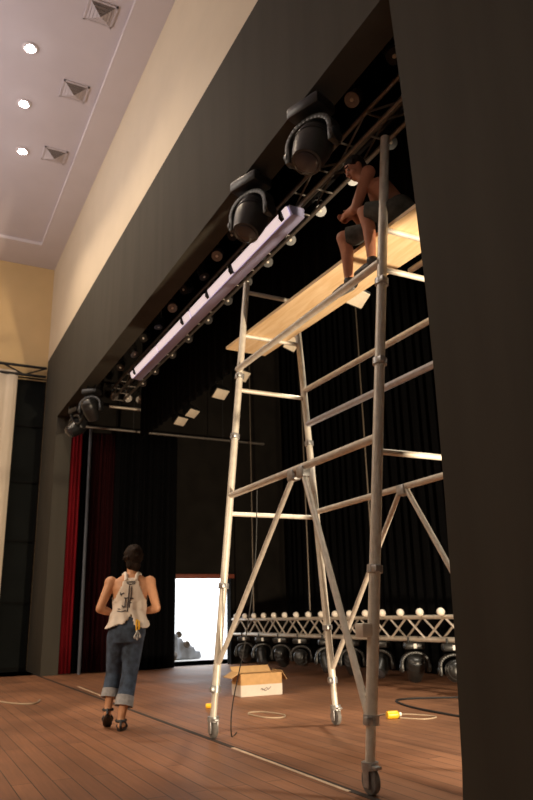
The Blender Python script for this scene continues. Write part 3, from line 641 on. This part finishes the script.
# jeans
b = MB(Wm); loft(b, [((sway(z), y, z), rx+.014, ry+.016, (1, 0, 0), (0, 1, 0)) for z, rx, ry, y in tors if z < 1.0]+[((sway(1.06), 0, 1.06), .168, .12, (1, 0, 0), (0, 1, 0))])
for L_ in (LR, LL):
    hip, kn, an = map(V, L_[:3]); cf = kn.lerp(an, .50)
    b.caps(hip+V((0, -.01, 0)), kn, .105, .080); b.tube(kn, cf, .080, .084, 20).ball(kn, .080)
b.ball((sway(.9)-.07, -.075, .90), (.085, .06, .09)).ball((sway(.9)+.085, -.075, .90), (.085, .06, .09))
jn = b.build('jeans', MT['denim'], walker, voxel=.010, smit=3)
for L_ in (LR, LL):
    kn, an = map(V, L_[1:3]); p = kn.lerp(an, .46); q = kn.lerp(an, .70)
    tag(MB(Wm).lathe([(0, .070), (.0, .087), (.05, .090), ((q-p).length, .092), ((q-p).length, .070), (.0, .068)], p, q-p, 24).build('cuff', MT['cuff'], jn), 'pale rolled hem', None)
    fr = an; heel, toe = V(L_[3]), V(L_[4])
for L_ in (LR, LL):
    an, heel, toe = map(V, L_[2:5]); dn = V((0, 0, -.033)); b = MB(Wm)
    dd = (toe-heel).normalized(); sd = V((1, 0, 0)); pts = []
    for k in range(20):
        a = 2*PI*k/20; pts.append((heel+toe)/2+dd*math.cos(a)*.145+sd*math.sin(a)*(.046+.008*math.cos(a))+dn*(1 if L_ is LR else 1.0)+V((0, 0, -.012)))
    b.prism(pts, (0, 0, .02)); so = b.build('sandal', MT['shoe'], walker)
    b = MB(Wm)
    for f_, r_ in ((.78, .042), (.55, .046)):
        c = heel.lerp(toe, f_)
        b.path([c+sd*math.cos(a)*r_*1.05+V((0, 0, math.sin(a)*r_-.02)) for a in [PI*k/10 for k in range(11)]], .012, 6)
    b.path([an+V((math.cos(a)*.045, math.sin(a)*.05, -.01)) for a in [2*PI*k/14 for k in range(15)]], .014, 6)
    b.path([heel+V((0, -.034, -.03)), heel+V((0, -.044, 0)), an+V((0, -.048, 0))], .014, 6)
    b.build('strap', MT['shoe'], so)
# tool clip at the right back pocket
kr = thing('key_clip', 'yellow clip with keys hanging from the jeans back pocket', 'key clip', Wm @ V((.125, -.16, .95)))
MB(Wm).path([(.115, -.152, 1.02), (.14, -.155, 1.00), (.14, -.165, .93), (.115, -.165, .92), (.112, -.158, 1.0), (.115, -.152, 1.02)], .009, 6).build('clip', MT['yellow'], kr)
b = MB(Wm)
for k, (x, z) in enumerate(((.10, .87), (.125, .855), (.15, .875))): b.caps((.125, -.165, .92), (x, -.17, z), .007).ball((x, -.172, z-.015), (.013, .005, .018))
b.build('keys', MT['steel'], kr)

# --- the person sitting on the plank
b = MB(); f2 = V((-.80, -.60, 0)); r2 = V((-.60, .80, 0))
pel = V((-4.10, 3.46, 4.285)); nk = V((-4.42, 3.39, 4.79)); hd = V((-4.515, 3.30, 4.975))
sp = (nk-pel).normalized(); fT = (f2-sp*f2.dot(sp)).normalized(); rT = fT.cross(sp)
loft(b, [(pel+sp*(z-.0)*1.0, rx, ry, rT, fT) for z, rx, ry in ((-.07, .13, .10), (0, .168, .12), (.08, .16, .118), (.18, .145, .108), (.28, .165, .115), (.38, .185, .12), (.45, .16, .10), (.50, .09, .07))])
b.caps(nk-sp*.04, hd-V((0, 0, .04)), .058, .054)
fH = V((-.28, -.82, -.48)).normalized(); rH = fH.cross(V((0, 0, 1))).normalized(); uH = rH.cross(fH)
P2, B2 = facial(b, hd, fH, rH, uH, 1.02)
shR, shL = nk-sp*.075+rT*.185, nk-sp*.075-rT*.185
for sh, el, wr, sg in ((shR, V((-4.66, 3.49, 4.47)), V((-4.58, 3.29, 4.53)), 1), (shL, V((-4.36, 3.15, 4.43)), V((-4.55, 3.19, 4.50)), -1)):
    b.ball(sh, .066).caps(sh, el, .056, .044).caps(el, el.lerp(wr, .4), .044, .042).caps(el.lerp(wr, .4), wr, .042, .030)
    hand(b, wr, V((-.75, -.25 if sg > 0 else .1, .15)), V((0, -sg*.9, -.2)), V((0, 0, 1)), 1., 1.25)
hR, hL = pel+rT*.095+f2*.03, pel-rT*.095+f2*.03
KR, AR, KL, AL = V((-4.58, 3.155, 4.27)), V((-4.63, 3.225, 3.90)), V((-4.29, 3.19, 4.37)), V((-4.31, 3.25, 3.95))
for h_, k_, a_ in ((hR, KR, AR), (hL, KL, AL)):
    b.caps(h_, k_, .085, .06); m_ = k_.lerp(a_, .33)-f2*.022; b.caps(k_, m_, .056, .058).caps(m_, a_, .058, .038)
    he = a_-f2*.03+V((0, 0, -.045)); to = a_+V((-.165, -.03, -.065)); b.caps(a_, he, .037, .034).caps(he, to, .034, .026)
sit = b.build('person', MT['skin2'], voxel=.0085, smit=4)
tag(sit, 'bare-chested person in grey shorts sitting on the high plank, legs dangling', 'person')
b = MB(); b.ball(hd+uH*.045-fH*.022, (.090*1.0, .098, .088), 3, B2).ball(hd-fH*.055-uH*.0, (.076, .058, .085), 3, B2)
for k in range(22):
    a = random.uniform(0, 2*PI); e = random.uniform(.1, 1.4); b.ball(hd+uH*(.045+math.sin(e)*.08)+rH*math.cos(a)*math.cos(e)*.082+fH*(math.sin(a)*math.cos(e)*.088-.02), random.uniform(.016, .026), 1)
b.build('hair', MT['hair'], sit, voxel=.010, smit=2)
for sx in (-1, 1):
    e = MB().ball(P2(sx*.032, .082, .008), (.012, .012, .010)).build('eye', MT['eye'], sit); MB().ball(P2(sx*.032, .0915, .006), .005).build('pupil', MT['pupil'], e)
    MB().caps(P2(sx*.016, .092, .038), P2(sx*.050, .080, .036), .006).build('eyebrow', MT['hair'], sit)
MB().ball(P2(0, .087, -.058), (.020, .012, .006), 2, B2).build('lips', MT['lip'], sit)
b = MB(); loft(b, [(pel+sp*z, rx, ry, rT, fT) for z, rx, ry in ((-.095, .13, .11), (-.03, .178, .13), (.05, .182, .137), (.11, .166, .13))])
for h_, k_ in ((hR, KR), (hL, KL)): b.ball(h_, .10).tube(h_, h_.lerp(k_, .93), .10, .086, 20)
sh_ = b.build('shorts', MT['shorts'], sit, voxel=.010, smit=3)
for a_ in (AR, AL):
    b = MB(); he = a_-f2*.035+V((0, 0, -.05)); to = a_+V((-.175, -.03, -.072)); b.caps(he, to, .048, .036).caps(a_+V((0, 0, -.015)), he, .047, .048).caps(he.lerp(to, .5)+V((0, 0, .014)), to+V((.03, 0, .0)), .040, .036)
    so = b.build('shoe', MT['shoe'], sit, voxel=.009, smit=3)
    MB().caps(he+V((0, 0, -.043)), to+V((0, 0, -.032)), .018, .016).build('sole', MT['rubber'], so)

# ------------------------------------------------------------------ light
def lamp(name, typ, loc, tgt, power, col, **k):
    l = bpy.data.lights.new(name, typ); l.energy = power; l.color = col
    for a, v in k.items(): setattr(l, a, v)
    o = bpy.data.objects.new(name, l); COL.objects.link(o); o.location = loc
    o.rotation_euler = (V(tgt)-V(loc)).to_track_quat('-Z', 'Y').to_euler(); return o
WARM = (1., .80, .56)
lamp('house_fill', 'AREA', (-11., -4.5, 9.9), (-12., -1.5, 0), 520, (1, .86, .70), shape='RECTANGLE', size=8, size_y=3)  # added area fill in place of the unseen rows of downlights
lamp('ceiling_fill', 'AREA', (-11., -3., 7.2), (-11., -1.8, 10.), 230, (.98, .91, .95), shape='RECTANGLE', size=8, size_y=2)  # added fill, no real fitting: brightens and cools the ceiling
for x, y in ((-10.02, .93), (-11.42, 1.04), (-12.85, 1.22), (-14.2, 1.3), (-8.62, .9)):
    lamp('downlight_beam', 'SPOT', (x, y, ZC-.09), (x, y, 0), 230, (1, .80, .58), spot_size=1.9, spot_blend=.8, shadow_soft_size=.07)
lamp('downlight_beam', 'SPOT', (-5.0, -1.5, ZC-.09), (-5.0, -1.2, 0), 260, (1, .80, .58), spot_size=.95, spot_blend=.8, shadow_soft_size=.07)
lamp('walker_fill', 'SPOT', (-4.2, -6.5, 5.5), (-8.6, 1.7, .4), 2100, (1, .78, .54), spot_size=math.radians(40), spot_blend=.6, shadow_soft_size=.15)  # added spot to brighten the walking person and the floor around
lamp('work_light', 'SPOT', (.5, 4.3, .55), (-7., 3.95, 2.35), 4000, WARM, spot_size=math.radians(62), spot_blend=.35, shadow_soft_size=.12)
lamp('stage_floor_fill', 'SPOT', (-5.6, 6.2, 8.8), (-6.2, 4.6, 0), 2300, (1, .90, .74), spot_size=math.radians(60), spot_blend=.8, shadow_soft_size=.3)  # added overhead fill to brighten the stage floor

wd = bpy.data.worlds.new('sky'); scene.world = wd; wd.use_nodes = True
bg = wd.node_tree.nodes['Background']; bg.inputs['Color'].default_value = (.92, .96, 1., 1); bg.inputs['Strength'].default_value = 3.0
scene.view_settings.view_transform = 'Standard'; scene.view_settings.look = 'None'
scene.view_settings.exposure = 0.; scene.view_settings.gamma = 1.; scene.view_settings.use_curve_mapping = False
